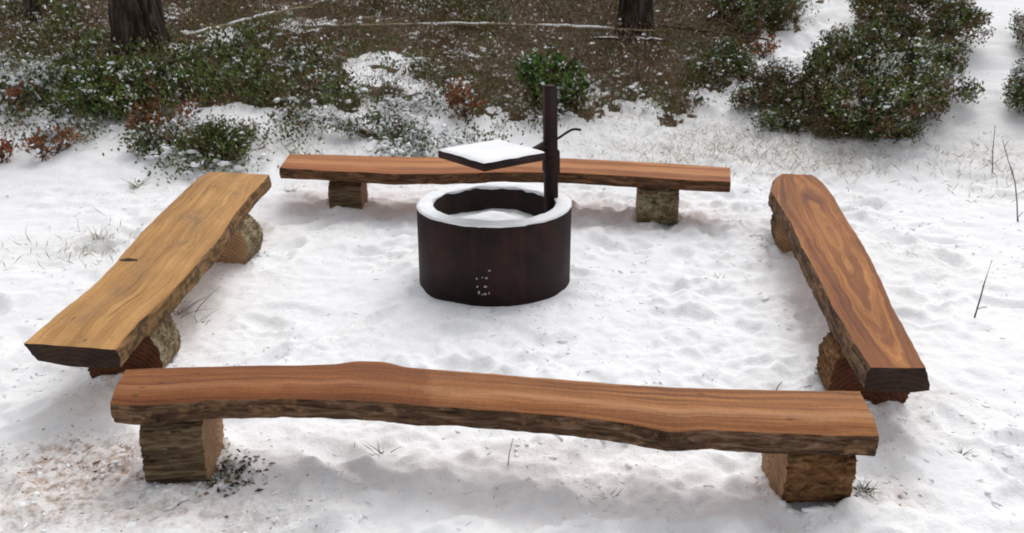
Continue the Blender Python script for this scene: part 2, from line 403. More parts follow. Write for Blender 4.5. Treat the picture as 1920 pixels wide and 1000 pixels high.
for (px, py, a_, b_, k_) in ((1290, 285, .55, .30, .8), (1480, 290, .5, .35, 1), (1390, 255, .5, .3, .8), (1175, 285, .4, .3, .6), (1600, 300, .4, .25, .8), (1870, 300, .5, .6, .8), (160, 460, .35, .3, .6),
                            (560, 280, .9, .25, .5), (1130, 215, .9, .25, .8), (1700, 480, .2, .3, .4), (1100, 860, .3, .1, .3)):
    q_ = gat(px, py); gr = gr + k_ * np.exp(-((X - q_[0]) / a_)**2 - ((Y - q_[1]) / b_)**2)
gr = np.clip(gr * (1 + .8 * fbm(X * 4, Y * 4, 171, 3)), 0, 1)
ZG += saw * (.010 * fbm(X * 16, Y * 16, 201, 3) + .006 * sstep(.15, .5, fbm(X * 34, Y * 34, 205, 2)))
V = np.stack([X.ravel(), Y.ravel(), ZG.ravel()], 1)
ground = mesh_obj('ground', V, Fq, GROUND)
tag(ground, kind='structure')
attr(ground, 'grassy', gr)
attr(ground, 'sawdust', saw); attr(ground, 'litter', lit)

# ------------------------------------------------------------------ planks and benches
rnd = np.random.RandomState(11)
def resample(P, n):
    P = np.array(P); d = np.r_[0, np.cumsum(np.linalg.norm(np.diff(P, axis=0), axis=1))]
    t = np.linspace(0, d[-1], n * 1)
    # smooth interpolation
    out = np.stack([np.interp(t, d, P[:, k]) for k in range(P.shape[1])], 1)
    for _ in range(max(2, n // 45)):
        out[1:-1] = .25 * out[:-2] + .5 * out[1:-1] + .25 * out[2:]
    return out
def bench(name, label, A, B, zt, thick, wood, endm0, endm1, barkA, barkB, legs, cham=(0.0, 0.0), seed=0, bulge=(.012, .012), flare=(0, 0), group='rough slab benches around the fire ring', rough=.006):
    """A, B: photo outlines of the two long edges of the top (same direction), unprojected on the seat plane.
    flare: how far the underside is wider (+) or narrower (-) than the top on side A, B. cham: waney strip on side B."""
    n = 150
    a = resample([at(*p, zt)[:2] for p in A], n); b = resample([at(*p, zt - cham[1])[:2] for p in B], n)
    c0 = (a[0] + b[0]) / 2; c1 = (a[-1] + b[-1]) / 2; mid = (c0 + c1) / 2
    ang = math.atan2(*(c1 - c0)[::-1])
    root = empty(name, (mid[0], mid[1], 0), ang, label, 'bench', group)
    ca, sa = math.cos(-ang), math.sin(-ang)
    loc = lambda P: np.stack([(P[:, 0] - mid[0]) * ca - (P[:, 1] - mid[1]) * sa, (P[:, 0] - mid[0]) * sa + (P[:, 1] - mid[1]) * ca], 1)
    a = loc(a); b = loc(b)
    s = np.linspace(0, 1, n)
    a[:, 1] += rough * .6 * fbm(s * 30, s * 0 + seed, seed, 3); b[:, 1] += rough * .6 * fbm(s * 30, s * 0 + seed + 5, seed + 3, 3)
    NT = 16
    u = np.linspace(0, 1, NT)
    th = thick if callable(thick) else (lambda q: thick)
    T = np.array([th(q) for q in s])
    top = a[:, None, :] * (1 - u)[None, :, None] + b[:, None, :] * u[None, :, None]
    Wd = np.linalg.norm(a - b, axis=1)
    zt_ = np.full((n, NT), zt) + .0016 * fbm(top[..., 0] * 8, top[..., 1] * 20, seed + 9, 3)
    if cham[0] > 0:
        cw = cham[0] * (1 + .5 * fbm(s * 7, s * 0, seed + 21, 2))
        dd = (1 - u)[None] * Wd[:, None]
        zt_ -= cham[1] * np.clip(1 - dd / cw[:, None], 0, 1)**1.15
    topV = np.concatenate([top, zt_[..., None]], 2)
    sg = 1.0 if b[:, 1].mean() > a[:, 1].mean() else -1.0
    NS = 9; q = np.linspace(0, 1, NS)
    def side(e, ztop, sgn, bul, fl, sd):
        P = np.zeros((n, NS, 3))
        nb = fbm(np.outer(s * 22, np.ones(NS)), np.outer(np.ones(n), q * 2.5), sd, 4, .6) + .5 * fbm(np.outer(s * 70, np.ones(NS)), np.outer(np.ones(n), q * 7), sd + 7, 3)
        bell = np.sin(q * math.pi)[None]
        out = bul * bell**.7 + fl * q[None] + rough * 1.3 * nb * np.minimum(1, q * 5)[None]
        P[..., 0] = e[:, None, 0]
        P[..., 1] = e[:, None, 1] + sgn * out
        zb = zt - T[:, None] + .006 * fbm(s * 12, s * 0, sd + 2, 3)[:, None]
        P[..., 2] = ztop[:, None] * (1 - q)[None] + zb * q[None]
        return P
    sA = side(a, zt_[:, 0], -sg, bulge[0], flare[0], seed + 31)
    sB = side(b, zt_[:, -1], sg, bulge[1], flare[1], seed + 47)
    bot = sA[:, -1:, :] * (1 - u)[None, :, None] + sB[:, -1:, :] * u[None, :, None]
    bot[..., 2] -= .010 * np.sin(u * math.pi)[None] + .004 * fbm(bot[..., 0] * 9, bot[..., 1] * 12, seed + 3, 3)
    def grid(P, rev=False):
        r, c = P.shape[:2]; I = (np.arange(r - 1)[:, None] * c + np.arange(c - 1)[None]).ravel()
        F = np.stack([I, I + 1, I + 1 + c, I + c], 1)
        return P.reshape(-1, 3), (F[:, ::-1] if rev else F)
    # seat mesh: top, underside, and two end caps built from the cross-section loop
    V1, F1 = grid(topV, sg < 0); V2, F2 = grid(bot, sg > 0)
    Vs = [V1, V2]; Fs = [F1, F2 + len(V1)]; mi = [np.zeros(len(F1)), np.zeros(len(F2))]
    off = len(V1) + len(V2)
    for k, (i, ix) in enumerate(((0, 1), (n - 1, 2))):
        # cap as grid between top row and bottom row, sides follow the bark profile
        rows = []
        for jq in range(NS):
            l = sA[i, jq]; r = sB[i, jq]
            row = l[None] * (1 - u)[:, None] + r[None] * u[:, None]
            if jq == 0: row = topV[i].copy()
            if jq == NS - 1: row = bot[i].copy()
            bul = .004 * fbm(u * 9, np.full(NT, jq * .8), seed + 5 + k, 3) * (0 if jq in (0, NS - 1) else 1)
            row[1:-1, 0] += bul[1:-1]
            rows.append(row)
        Pc = np.array(rows); Vc, Fc = grid(Pc, (k == 0) == (sg > 0))
        Vs.append(Vc); Fs.append(Fc + off); off += len(Vc); mi.append(np.full(len(Fc), ix))
    seat = mesh_obj('seat', np.concatenate(Vs), np.concatenate(Fs), [wood, endm0, endm1], np.concatenate(mi), root)
    AL = np.zeros(len(seat.data.vertices)); AC = AL.copy(); nt_ = n * NT
    AL[:nt_] = AL[nt_:2 * nt_] = np.repeat(s, NT); AC[:nt_] = AC[nt_:2 * nt_] = np.tile(u, n)
    for nm, arr in (('along', AL), ('across', AC)):
        at_ = seat.data.attributes.new(nm, 'FLOAT', 'POINT'); at_.data.foreach_set('value', arr.astype(np.float32))
    for (P, bm_, rev) in ((sA, barkA, sg > 0), (sB, barkB, sg < 0)):
        Vb, Fb = grid(P, rev)
        mesh_obj('bark_edge', Vb, Fb, bm_, None, seat)
    # recompute cap corner row z for top edge
    Ri = Matrix.Rotation(-ang, 4, 'Z')
    for L in legs:
        (cx, cy) = L['c']; p = Ri @ Vector((cx - mid[0], cy - mid[1], 0))
        log_leg(root, (p.x, p.y), L['len'], L['r'], L.get('yaw', 0) - (ang if L.get('abs') else 0), L['bark'], L['cut0'], L['cut1'], L.get('sq', 2.3), L.get('ztop', zt - th(.5) + .004), L.get('seed', 1), L.get('zc', .10))
    return root
def log_leg(root, c, length, r, yaw, bark, cut0, cut1, sq, ztop, seed, zc):
    n, m = 60, 160
    t = np.linspace(-.5, .5, n) * length; th = np.linspace(0, 2 * math.pi, m, endpoint=False)
    TT, H = np.meshgrid(t, th, indexing='ij')
    R = r / (np.abs(np.cos(H))**sq + np.abs(np.sin(H))**sq)**(1 / sq)
    cx_ = np.cos(H) * 3.2; cy_ = np.sin(H) * 3.2
    R = R * (1 + .06 * fbm(cx_ * .5 + seed, cy_ * .5, seed, 2))
    ridge = np.abs(fbm(cx_ * 4.6 + TT * 4 + seed, cy_ * 4.6 + TT * 5, seed + 3, 4))
    R = R - .008 * sstep(.20, 0, ridge) + .005 * fbm(cx_ * 8 + TT * 20, cy_ * 8 - TT * 24, seed + 7, 3)
    x = TT + .004 * fbm(cx_ * 3, cy_ * 3, seed + 9, 2)
    y = R * np.cos(H); z = zc + R * np.sin(H)
    z = np.minimum(z, ztop)
    P = np.stack([x, y, z], 2)
    Vb = P.reshape(-1, 3)
    I = np.arange(n - 1)[:, None] * m; J = np.arange(m)[None]; J2 = (J + 1) % m
    F = np.stack([(I + J).ravel(), (I + m + J).ravel(), (I + m + J2).ravel(), (I + J2).ravel()], 1)
    leg = mesh_obj('log_leg', Vb, F, bark, None, root)
    leg.location = (c[0], c[1], 0); leg.rotation_euler = (0, 0, yaw)
    for k, cm in ((0, cut0), (n - 1, cut1)):
        ring = P[k]; rows = []
        ctr = ring.mean(0)
        for f in np.linspace(1, .03, 9): rows.append(ctr + (ring - ctr) * f + np.array([(-1 if k == 0 else 1) * .004 * (1 - f), 0, 0]))
        Pc = np.array(rows); r_, c_ = Pc.shape[:2]
        I2 = np.arange(r_ - 1)[:, None] * c_; Fc = np.stack([(I2 + J).ravel(), (I2 + J2).ravel(), (I2 + c_ + J2).ravel(), (I2 + c_ + J).ravel()], 1)
        if k == 0: Fc = Fc[:, ::-1]
        mesh_obj('cut_face', Pc.reshape(-1, 3), Fc, cm, None, leg)
    return leg

ZT = .31
# front bench: A = back edge, B = edge toward the viewer
bench('slab_bench', 'long reddish brown slab bench in front of the fire ring, nearest the viewer',
      [(236, 693), (330, 690), (440, 687), (560, 685), (635, 683), (668, 677), (722, 678), (760, 689), (860, 697), (1000, 708), (1150, 720), (1300, 729), (1450, 732), (1612, 734)],
      [(206, 757), (260, 760), (330, 756), (400, 751), (520, 748), (640, 750), (750, 757), (830, 764), (950, 771), (1080, 783), (1180, 794), (1262, 812), (1330, 806), (1430, 812), (1540, 816), (1648, 818)],
      ZT, .094, W_FRONT, CUT_TAN, CUT_TAN, B_BROWN, B_BROWN,
      [dict(c=(-1.10, 2.49), len=.195, r=.130, yaw=math.radians(5), sq=3, bark=B_LOG, cut0=CUT, cut1=CUT, seed=3, abs=True, ztop=.224),
       dict(c=(.945, 2.36), len=.215, r=.115, yaw=math.radians(2), bark=B_MOSS, cut0=CUT, cut1=CUT, sq=4.5, seed=8, abs=True, ztop=.224, zc=.11)],
      cham=(.075, .022), seed=2, flare=(.0, -.006), bulge=(.01, .008))
# far bench
bench('slab_bench', 'far orange brown slab bench behind the fire ring and the grill plate',
      [(543, 289), (640, 291), (720, 294), (830, 295), (950, 294), (1060, 297), (1180, 303), (1290, 309), (1369, 315)],
      [(524, 315), (600, 320), (680, 323), (740, 327), (830, 326), (950, 323), (1060, 324), (1150, 329), (1220, 333), (1290, 338), (1370, 341)],
      ZT, .068, W_FAR, CUT_DARK, CUT_DARK, B_FAR, B_FAR,
      [dict(c=(-1.10, 5.56), len=.215, r=.135, yaw=math.radians(0), bark=B_LOG, cut0=CUT, cut1=CUT, seed=13, abs=True, ztop=.25),
       dict(c=(.945, 5.37), len=.26, r=.125, yaw=math.radians(-6), bark=B_LICHEN, cut0=CUT, cut1=CUT, sq=3.5, seed=18, abs=True, ztop=.25)],
      seed=12, flare=(0, -.004), bulge=(.01, .01))
# left bench: A = outer (left) edge, B = inner (right) edge; from near end to far end
bench('slab_bench', 'pale tan slab bench with blue grey stains on the left side of the fire ring',
      [(45, 644), (110, 587), (170, 541), (215, 495), (262, 440), (300, 402), (340, 364), (372, 333), (398, 322)],
      [(217, 656), (262, 603), (318, 552), (368, 497), (412, 447), (440, 402), (468, 368), (490, 345), (505, 328)],
      ZT, .075, W_LEFT, CUT_DARK, CUT_DARK, B_BROWN, B_TAN,
      [dict(c=(-1.565, 3.20), len=.24, r=.150, yaw=0, bark=B_LICHEN, cut0=CUT_RUST, cut1=CUT, seed=23, ztop=.24, zc=.09),
       dict(c=(-1.585, 4.56), len=.26, r=.140, yaw=math.radians(-6), bark=B_LICHEN, cut0=CUT, cut1=CUT, seed=28, ztop=.24)],
      seed=22, flare=(-.04, .006), bulge=(.006, .004))
_l = [o for o in bpy.data.objects if o.type == 'MESH' and o.name.startswith('seat')][-1]
_rt = _l.parent; _w = [at(x, y, ZT + .0015) for x, y in ((224, 487), (240, 484), (258, 486), (257, 488.5), (240, 489.5), (226, 489))]
_M = (Matrix.Translation(_rt.location) @ Matrix.Rotation(_rt.rotation_euler[2], 4, 'Z')).inverted()
_v = [_M @ Vector(p) for p in _w]
_v = _v + [p - Vector((0, 0, .01)) for p in _v]
mesh_obj('crack', [tuple(p) for p in _v], [tuple(range(6)), tuple(range(11, 5, -1))] + [(i, i + 6, (i + 1) % 6 + 6, (i + 1) % 6) for i in range(6)], CUT_DARK, None, _l, False)
# right bench
bench('slab_bench', 'dark brown slab bench with swirling grain on the right side of the fire ring',
      [(1634, 690), (1600, 640), (1560, 573), (1530, 510), (1503, 462), (1482, 415), (1462, 385), (1446, 357), (1452, 336), (1466, 326)],
      [(1736, 690), (1712, 645), (1680, 590), (1652, 527), (1637, 495), (1612, 450), (1580, 400), (1563, 369), (1540, 340), (1522, 328)],
      ZT, .085, W_RIGHT, CUT_DARK, CUT_DARK, B_BROWN, B_BROWN,
      [dict(c=(1.365, 2.99), len=.22, r=.150, yaw=math.radians(4), bark=B_MOSS, cut0=CUT_RUST, cut1=CUT, seed=33, ztop=.235, zc=.09),
       dict(c=(1.66, 4.80), len=.22, r=.125, yaw=0, bark=B_LOG, cut0=CUT, cut1=CUT, seed=38, ztop=.235)],
      seed=32, flare=(.008, .028), bulge=(.008, .0))

# ------------------------------------------------------------------ fire ring
FC = (-.092, 4.26); RO, RI, RH = .400, .318, .405
fire = empty('fire_ring', (FC[0], FC[1], 0), 0, 'dark steel fire ring filled with snow, in the middle of the benches', 'fire ring')
def lathe(prof, m=128, jit=0, seed=0, arc=None):
    P = []
    th = np.linspace(0, 2 * math.pi, m, endpoint=False)
    for k, (r, z) in enumerate(prof):
        jr = jit * fbm(np.cos(th) * 4 + k * .4, np.sin(th) * 4, seed, 3) if jit else 0
        P.append(np.stack([(r + jr) * np.cos(th), (r + jr) * np.sin(th), np.full(m, z) + (jr if jit else 0)], 1))
    P = np.array(P); r_, c_ = P.shape[:2]
    I = np.arange(r_ - 1)[:, None] * c_; J = np.arange(c_)[None]; J2 = (J + 1) % c_
    F = np.stack([(I + J).ravel(), (I + J2).ravel(), (I + c_ + J2).ravel(), (I + c_ + J).ravel()], 1)
    return P.reshape(-1, 3), F
Vw, Fw = lathe([(RI, -.05), (RI, RH - .006), (RI + .006, RH), (RO - .006, RH), (RO, RH - .006), (RO, .2), (RO, -.05), (RI, -.05)][::-1])
wall = mesh_obj('ring_wall', Vw, Fw[:, ::-1], STEEL, None, fire)
prof = [(RI + .002, RH - .004), (RI - .001, RH + .008), (RI + .006, RH + .012), (RI + .022, RH + .015), (RO - .022, RH + .015), (RO - .006, RH + .012), (RO + .001, RH + .008), (RO - .002, RH - .004)]
Vr, Fr = lathe(prof[::-1], 240, .011, 4)
# the snow is missing where the post stands
mesh_obj('rim_snow', Vr, Fr[:, ::-1], SNOW, None, fire)
# snow heaped inside
rr = np.linspace(0.001, RI - .003, 26); tt = np.linspace(0, 2 * math.pi, 96, endpoint=False)
RR, TT = np.meshgrid(rr, tt, indexing='ij')
xi, yi = RR * np.cos(TT), RR * np.sin(TT)
zi = .285 + .055 * np.exp(-((xi + .02)**2 + (yi - .05)**2) / .018) - .03 * (xi > .1) * (xi - .1) / .2 + .014 * fbm(xi * 9, yi * 9, 61, 3)
I = np.arange(25)[:, None] * 96; J = np.arange(96)[None]; J2 = (J + 1) % 96
Fi = np.stack([(I + J).ravel(), (I + 96 + J).ravel(), (I + 96 + J2).ravel(), (I + J2).ravel()], 1)
mesh_obj('snow_fill', np.stack([xi.ravel(), yi.ravel(), zi.ravel()], 1), Fi, SNOW, None, fire)
# pale scratched marks low on the wall
import bmesh
def blob_mesh(specs, seed=1):
    bm = bmesh.new(); r_ = random.Random(seed)
    for (p, s) in specs:
        g = bmesh.ops.create_icosphere(bm, subdivisions=2, radius=1)
        for v in g['verts']:
            k = 1 + .25 * r_.uniform(-1, 1)
            v.co = Vector((p[0] + v.co.x * s[0] * k, p[1] + v.co.y * s[1] * k, p[2] + v.co.z * s[2] * k))
    return bm
def bm_obj(name, bm, mat, parent=None, smooth=True):
    me = bpy.data.meshes.new(name); bm.to_mesh(me); bm.free()
    for m in (mat if isinstance(mat, list) else [mat]): me.materials.append(m)
    for p in me.polygons: p.use_smooth = smooth
    o = bpy.data.objects.new(name, me); COL.objects.link(o)
    if parent: o.parent = parent
    return o
sp = []
for (px, py, sw, sh) in ((918, 508, 4, 2), (912, 522, 4, 3), (893, 523, 3, 3), (904, 521, 2, 2), (910, 538, 5, 3), (894, 538, 3, 3), (897, 549, 3, 6), (909, 552, 5, 3), (917, 550, 2, 4), (903, 553, 2, 3)):
    ang_ = math.asin(((px - 925) / FPX * 3.95) / RO)
    xx = RO * math.sin(ang_); yy = -RO * math.cos(ang_)
    d = ray(px, py); t_ = (FC[1] + yy) / d[1]; zz = CAMH + t_ * d[2]
    sp.append(((xx, yy, zz), (sw * .0016, .0018, sh * .0016)))
for q_ in sp: bm_obj('scratch_mark', blob_mesh([q_], 5), CHIPM, wall)
# post
def box_bm(bm, c, s, rot=None, bev=.003):
    g = bmesh.ops.create_cube(bm, size=1)
    for v in g['verts']: v.co = Vector((v.co.x * s[0], v.co.y * s[1], v.co.z * s[2]))
    if bev: 
        r = bmesh.ops.bevel(bm, geom=list({e for v in g['verts'] for e in v.link_edges}), offset=bev, segments=2, affect='EDGES')
        vs = list({v for f in r['faces'] for v in f.verts} | {v for v in g['verts'] if v.is_valid})
    else: vs = g['verts']
    M = Matrix.Translation(Vector(c)) @ (rot.to_4x4() if rot else Matrix.Identity(4))
    for v in vs: v.co = M @ v.co
PX, PY = .302, .105
bm = bmesh.new(); box_bm(bm, (0, 0, .355), (.062, .062, .71)); 
box_bm(bm, (0, 0, .712), (.055, .055, .012)); box_bm(bm, (0.002, 0, .33), (.076, .076, .12))
post = bm_obj('post', bm, STEEL, fire); post.location = (PX, PY, .28); post.rotation_euler = (0, math.radians(-1.6), math.radians(14))
def tube(pts, r, mat, name, parent, m=10):
    pts = [Vector(p) for p in pts]; V = []; F = []
    for i, p in enumerate(pts):
        d = (pts[min(i + 1, len(pts) - 1)] - pts[max(i - 1, 0)]).normalized()
        a = d.cross(Vector((0, 0, 1)));
        if a.length < .1: a = d.cross(Vector((1, 0, 0)))
        a.normalize(); b = d.cross(a); rr = r[i] if isinstance(r, (list, tuple)) else r
        for k in range(m): V.append(p + (a * math.cos(k * 2 * math.pi / m) + b * math.sin(k * 2 * math.pi / m)) * rr)
    for i in range(len(pts) - 1):
        for k in range(m): F.append((i * m + k, i * m + (k + 1) % m, (i + 1) * m + (k + 1) % m, (i + 1) * m + k))
    F.append(tuple(range(m))[::-1]); F.append(tuple((len(pts) - 1) * m + k for k in range(m)))
    return mesh_obj(name, V, F, mat, None, parent)
for bz_ in (.30, .355):
    bm = bmesh.new(); g_ = bmesh.ops.create_cone(bm, segments=6, radius1=.011, radius2=.011, depth=.012, cap_ends=True, matrix=Matrix.Translation((0.002, -.043, bz_)) @ Matrix.Rotation(math.radians(90), 4, 'X'))
    bm_obj('bolt', bm, STEEL, post, False)
tube([(.03, 0, .44), (.055, .0, .452), (.085, 0, .470), (.115, .0, .484), (.135, 0, .486), (.165, .0, .480)], .0065, STEEL, 'crank_handle', post)
bm = bmesh.new()
vs = [bm.verts.new(v) for v in ((-.02, -.018, .44), (-.02, -.018, .36), (-.13, -.018, .385), (-.02, .018, .44), (-.02, .018, .36), (-.13, .018, .385))]
for f in ((0, 1, 2), (5, 4, 3), (0, 3, 4, 1), (1, 4, 5, 2), (2, 5, 3, 0)): bm.faces.new([vs[i] for i in f])
bm_obj('bracket', bm, STEEL, post, False)
# grill plate
gp = [at(x, y, .72) for x, y in ((824, 284), (928, 262), (1030, 287), (904, 310))]
gc = sum(gp) / 4; side_ = .375
ga = math.atan2(gp[2][1] - gp[3][1], gp[2][0] - gp[3][0])
grill = None
bm = bmesh.new(); box_bm(bm, (0, 0, -.018), (side_, side_, .034), bev=.004)
plate = bm_obj('grill_plate', bm, STEEL, fire)
plate.location = (gc[0] - FC[0], gc[1] - FC[1], .72); plate.rotation_euler = (math.radians(0), math.radians(0), ga)
n_ = 40; uu = np.linspace(-1, 1, n_); UX, UY = np.meshgrid(uu, uu)
ed = np.maximum(np.abs(UX), np.abs(UY))
zs = .003 + .011 * (1 - np.clip((ed - .86) / .14, 0, 1)**2.2) + .003 * fbm(UX * 3, UY * 3, 81, 3)
hx = side_ / 2 * .985
Vp = np.stack([(UX * hx).ravel(), (UY * hx).ravel(), zs.ravel()], 1)
I = (np.arange(n_ - 1)[:, None] * n_ + np.arange(n_ - 1)[None]).ravel()
mesh_obj('snow_layer', Vp, np.stack([I, I + 1, I + 1 + n_, I + n_], 1), SNOW, None, plate)
arm_e = Vector((PX - .02, PY, .0)); arm_s = Vector((gc[0] - FC[0] + .10, gc[1] - FC[1] + .03, 0))
tube([(arm_s.x, arm_s.y, .690), (arm_e.x, arm_e.y, .690)], .012, STEEL, 'support_arm', fire)

# ------------------------------------------------------------------ vegetation
def leaves(P, D, L, Wd, rs, up=.5):
    """diamond leaves at points P along direction D; returns verts, quads, upward facing of the leaf"""
    n = len(P); D = D / (np.linalg.norm(D, axis=1, keepdims=True) + 1e-9)
    R = rs.normal(size=(n, 3)); R[:, 2] += up
    S_ = np.cross(D, R); S_ /= (np.linalg.norm(S_, axis=1, keepdims=True) + 1e-9)
    Nn = np.cross(S_, D)
    L = np.broadcast_to(L, n)[:, None]; Wd = np.broadcast_to(Wd, n)[:, None]
    bend = Nn * L * .12
    V = np.stack([P, P + D * L * .55 + S_ * Wd * .5 + bend, P + D * L, P + D * L * .55 - S_ * Wd * .5 + bend], 1).reshape(-1, 3)
    F = np.arange(n * 4).reshape(n, 4)
    return V, F, np.abs(Nn[:, 2])
_t = (1 + 5**.5) / 2
ICO_V = np.array([(-1, _t, 0), (1, _t, 0), (-1, -_t, 0), (1, -_t, 0), (0, -1, _t), (0, 1, _t), (0, -1, -_t), (0, 1, -_t), (_t, 0, -1), (_t, 0, 1), (-_t, 0, -1), (-_t, 0, 1)]) / math.hypot(1, _t)
ICO_F = np.array([(0, 11, 5), (0, 5, 1), (0, 1, 7), (0, 7, 10), (0, 10, 11), (1, 5, 9), (5, 11, 4), (11, 10, 2), (10, 7, 6), (7, 1, 8), (3, 9, 4), (3, 4, 2), (3, 2, 6), (3, 6, 8), (3, 8, 9), (4, 9, 5), (2, 4, 11), (6, 2, 10), (8, 6, 7), (9, 8, 1)])
def lumps(P, r, rs, flat=.55):
    """small irregular lumps (snow clots, clods) at points P"""
    n = len(P); V = ICO_V[None] * rs.uniform(.45, 1.5, (n, 12, 1)) * np.broadcast_to(r, n)[:, None, None]
    a = rs.uniform(0, 6.28, n); c, s_ = np.cos(a)[:, None], np.sin(a)[:, None]; st = rs.uniform(.6, 1.9, n)[:, None]
    x, y = V[..., 0] * st, V[..., 1] / st
    V = np.stack([x * c - y * s_, x * s_ + y * c, V[..., 2] * flat], 2) + P[:, None, :]
    F = (ICO_F[None] + (np.arange(n) * 12)[:, None, None]).reshape(-1, 3)
    return V.reshape(-1, 3), F
def randdir(n, rs, up=.6):
    d = rs.normal(size=(n, 3)); d /= np.linalg.norm(d, axis=1, keepdims=True); d[:, 2] = np.abs(d[:, 2]) + up; return d
def sticks(P, D, L, r, rs):
    n = len(P); D = D / np.linalg.norm(D, axis=1, keepdims=True)
    R = rs.normal(size=(n, 3)); S_ = np.cross(D, R); S_ /= np.linalg.norm(S_, axis=1, keepdims=True); T_ = np.cross(D, S_)
    L = np.broadcast_to(L, n)[:, None]; c = [S_, -.5 * S_ + .87 * T_, -.5 * S_ - .87 * T_]
    V = np.stack([P + c[k] * r for k in range(3)] + [P + D * L + c[k] * r * .4 for k in range(3)], 1).reshape(-1, 3)
    b = np.arange(n)[:, None] * 6
    F = np.concatenate([b + np.array([[0, 1, 4, 3]]), b + np.array([[1, 2, 5, 4]]), b + np.array([[2, 0, 3, 5]])])
    return V, F
def scatter(poly, n, rs, wob=.3):
    lo, hi = poly.min(0) - wob, poly.max(0) + wob
    hi[1] = min(hi[1], 12.5); lo[0] = max(lo[0], -5.4); hi[0] = min(hi[0], 7.0)
    x = rs.uniform(lo[0], hi[0], n); y = rs.uniform(lo[1], hi[1], n)
    k = (soft_zone(poly, x, y, wob) > .5) & (rs.rand(n) > .9 * gap(x, y))
    return x[k], y[k]
VM = [L_GREEN, L_BRIGHT, L_OLIVE, L_BROWN, L_TAN, L_RUST, L_DARK, L_FROST, SNOW]
def pick(rs, n, probs):
    ks = list(probs); p = np.array([probs[k] for k in ks], float); return np.array(ks)[rs.choice(len(ks), n, p=p / p.sum())]

def tufts(name, poly, ntuft, per, hgt, L, wd, probs, seed, label, cat, wob=.5, dens=None, snow=.1, spread=.07, up=.7):
    rs = np.random.RandomState(seed)
    x, y = scatter(poly, ntuft, rs, wob)
    if dens is not None:
        k = rs.rand(len(x)) < dens(x, y); x, y = x[k], y[k]
    n = len(x); per_ = per
    keys = list(probs); base = pick(rs, n, probs)          # each plant leans to one colour
    X_ = np.repeat(x, per_); Y_ = np.repeat(y, per_); hh = np.repeat(hgt * rs.uniform(.4, 1.3, n), per_)
    a = rs.normal(size=(n * per_, 2)) * spread; q = rs.rand(n * per_)**.7
    px_, py_ = X_ + a[:, 0] * (.4 + q), Y_ + a[:, 1] * (.4 + q)
    z = terrain(px_, py_) + q * hh * np.exp(-(a**2).sum(1) / (2 * (spread * 1.6)**2))
    P = np.stack([px_, py_, z], 1)
    D = randdir(len(P), rs, 0); D[:, 2] = D[:, 2] * .8 + up * .5
    V, F, upf = leaves(P, D, L * rs.uniform(.6, 1.3, len(P)), wd * rs.uniform(.7, 1.3, len(P)), rs)
    mi = np.where(rs.rand(len(P)) < .55, np.repeat(base, per_), pick(rs, len(P), probs))
    patch = np.clip(.5 + 1.6 * fbm(px_ * 2.4, py_ * 2.4, seed + 5, 3), 0, 2.5)
    mi = np.where(rs.rand(len(P)) < snow * .5 * patch, 8, mi)
    o = mesh_obj(name, V, F, VM, mi, None, False)
    tag(o, label, cat, kind='stuff')
    # clots of snow caught on the tops
    k = (rs.rand(len(P)) < snow * .55 * patch**1.5) & (q > .45)
    return o, P[k]
Z_GREEN = zone([W(-6, 12), (-60, 20), (60, 95), (130, 110), (120, 170), (160, 205), (260, 215), (420, 215), (560, 215), (720, 195), (850, 175), (820, 120), (700, 95), (560, 95), (430, 85), (330, 80), (230, 60), (130, 10), (60, -30)])
Z_TOP = zone([(650, 10), (880, 62), (1100, 55), (1250, 110), (1300, 170), (1400, 100), (1490, 30), W(3.2, 11.2), W(3, 13), W(-1.5, 13)])
Z_FRINGE = zone([(-40, 110), (100, 100), (130, 200), (250, 225), (500, 215), (840, 170), (980, 185), (1280, 175), (1310, 215), (1200, 235), (1100, 250), (960, 275), (830, 285), (640, 290), (480, 300), (330, 310), (180, 285), (60, 290), (-60, 330)])
SN = []
SN.append(tufts('heather', Z_HEATH, 10500, 17, .20, .038, .010, {3: 6, 4: 3.2, 2: 2.8, 5: .7, 7: .5}, 101, 'low brown heather and twiggy litter covering the forest slope', 'heather', .5, snow=.12, spread=.06)[1])
SN.append(tufts('bilberry', Z_GREEN, 4600, 24, .22, .044, .023, {0: 5, 6: 1.8, 2: 2.4, 3: .9, 7: .7}, 202, 'dark green bilberry undergrowth dusted with snow on the left slope', 'undergrowth', .5,
      dens=lambda x, y: sstep(-.50, .05, fbm(x * 1.6, y * 1.6, 15, 3)), snow=.17, spread=.065)[1])
SN.append(tufts('lingonberry', Z_TOP, 4600, 20, .16, .034, .017, {0: 2.6, 6: 1.2, 2: 3.4, 3: 2, 7: .6}, 303, 'olive green lingonberry cover at the top of the slope', 'undergrowth', .5,
      dens=lambda x, y: sstep(-.2, .35, fbm(x * 1.2 + 4, y * 1.2, 25, 2)), snow=.08, spread=.07)[1])
SN.append(tufts('snowy_undergrowth', Z_FRINGE, 5600, 18, .14, .038, .018, {0: 3, 6: 2, 7: 1.2, 3: 1.8, 2: 1.8, 4: .6}, 404, 'snow laden sprigs along the foot of the slope', 'undergrowth', .45,
      dens=lambda x, y: sstep(-.22, .25, fbm(x * 2.4 + 9, y * 2.4, 35, 3)), snow=.60, spread=.07)[1])
rs = np.random.RandomState(9)
for P_, r_ in zip(SN, (.012, .015, .014, .026)):
    pass
Pall = np.concatenate(SN); rall = np.concatenate([np.full(len(P_), r_) for P_, r_ in zip(SN, (.013, .017, .015, .024))]) * (.35 + 1.3 * rs.rand(len(Pall))**1.6)
V, F = lumps(Pall, rall, rs)
tag(mesh_obj('snow_clots', V, F, SNOW, None, None, True), 'clots of snow caught in the undergrowth on the slope', 'snow', kind='stuff')

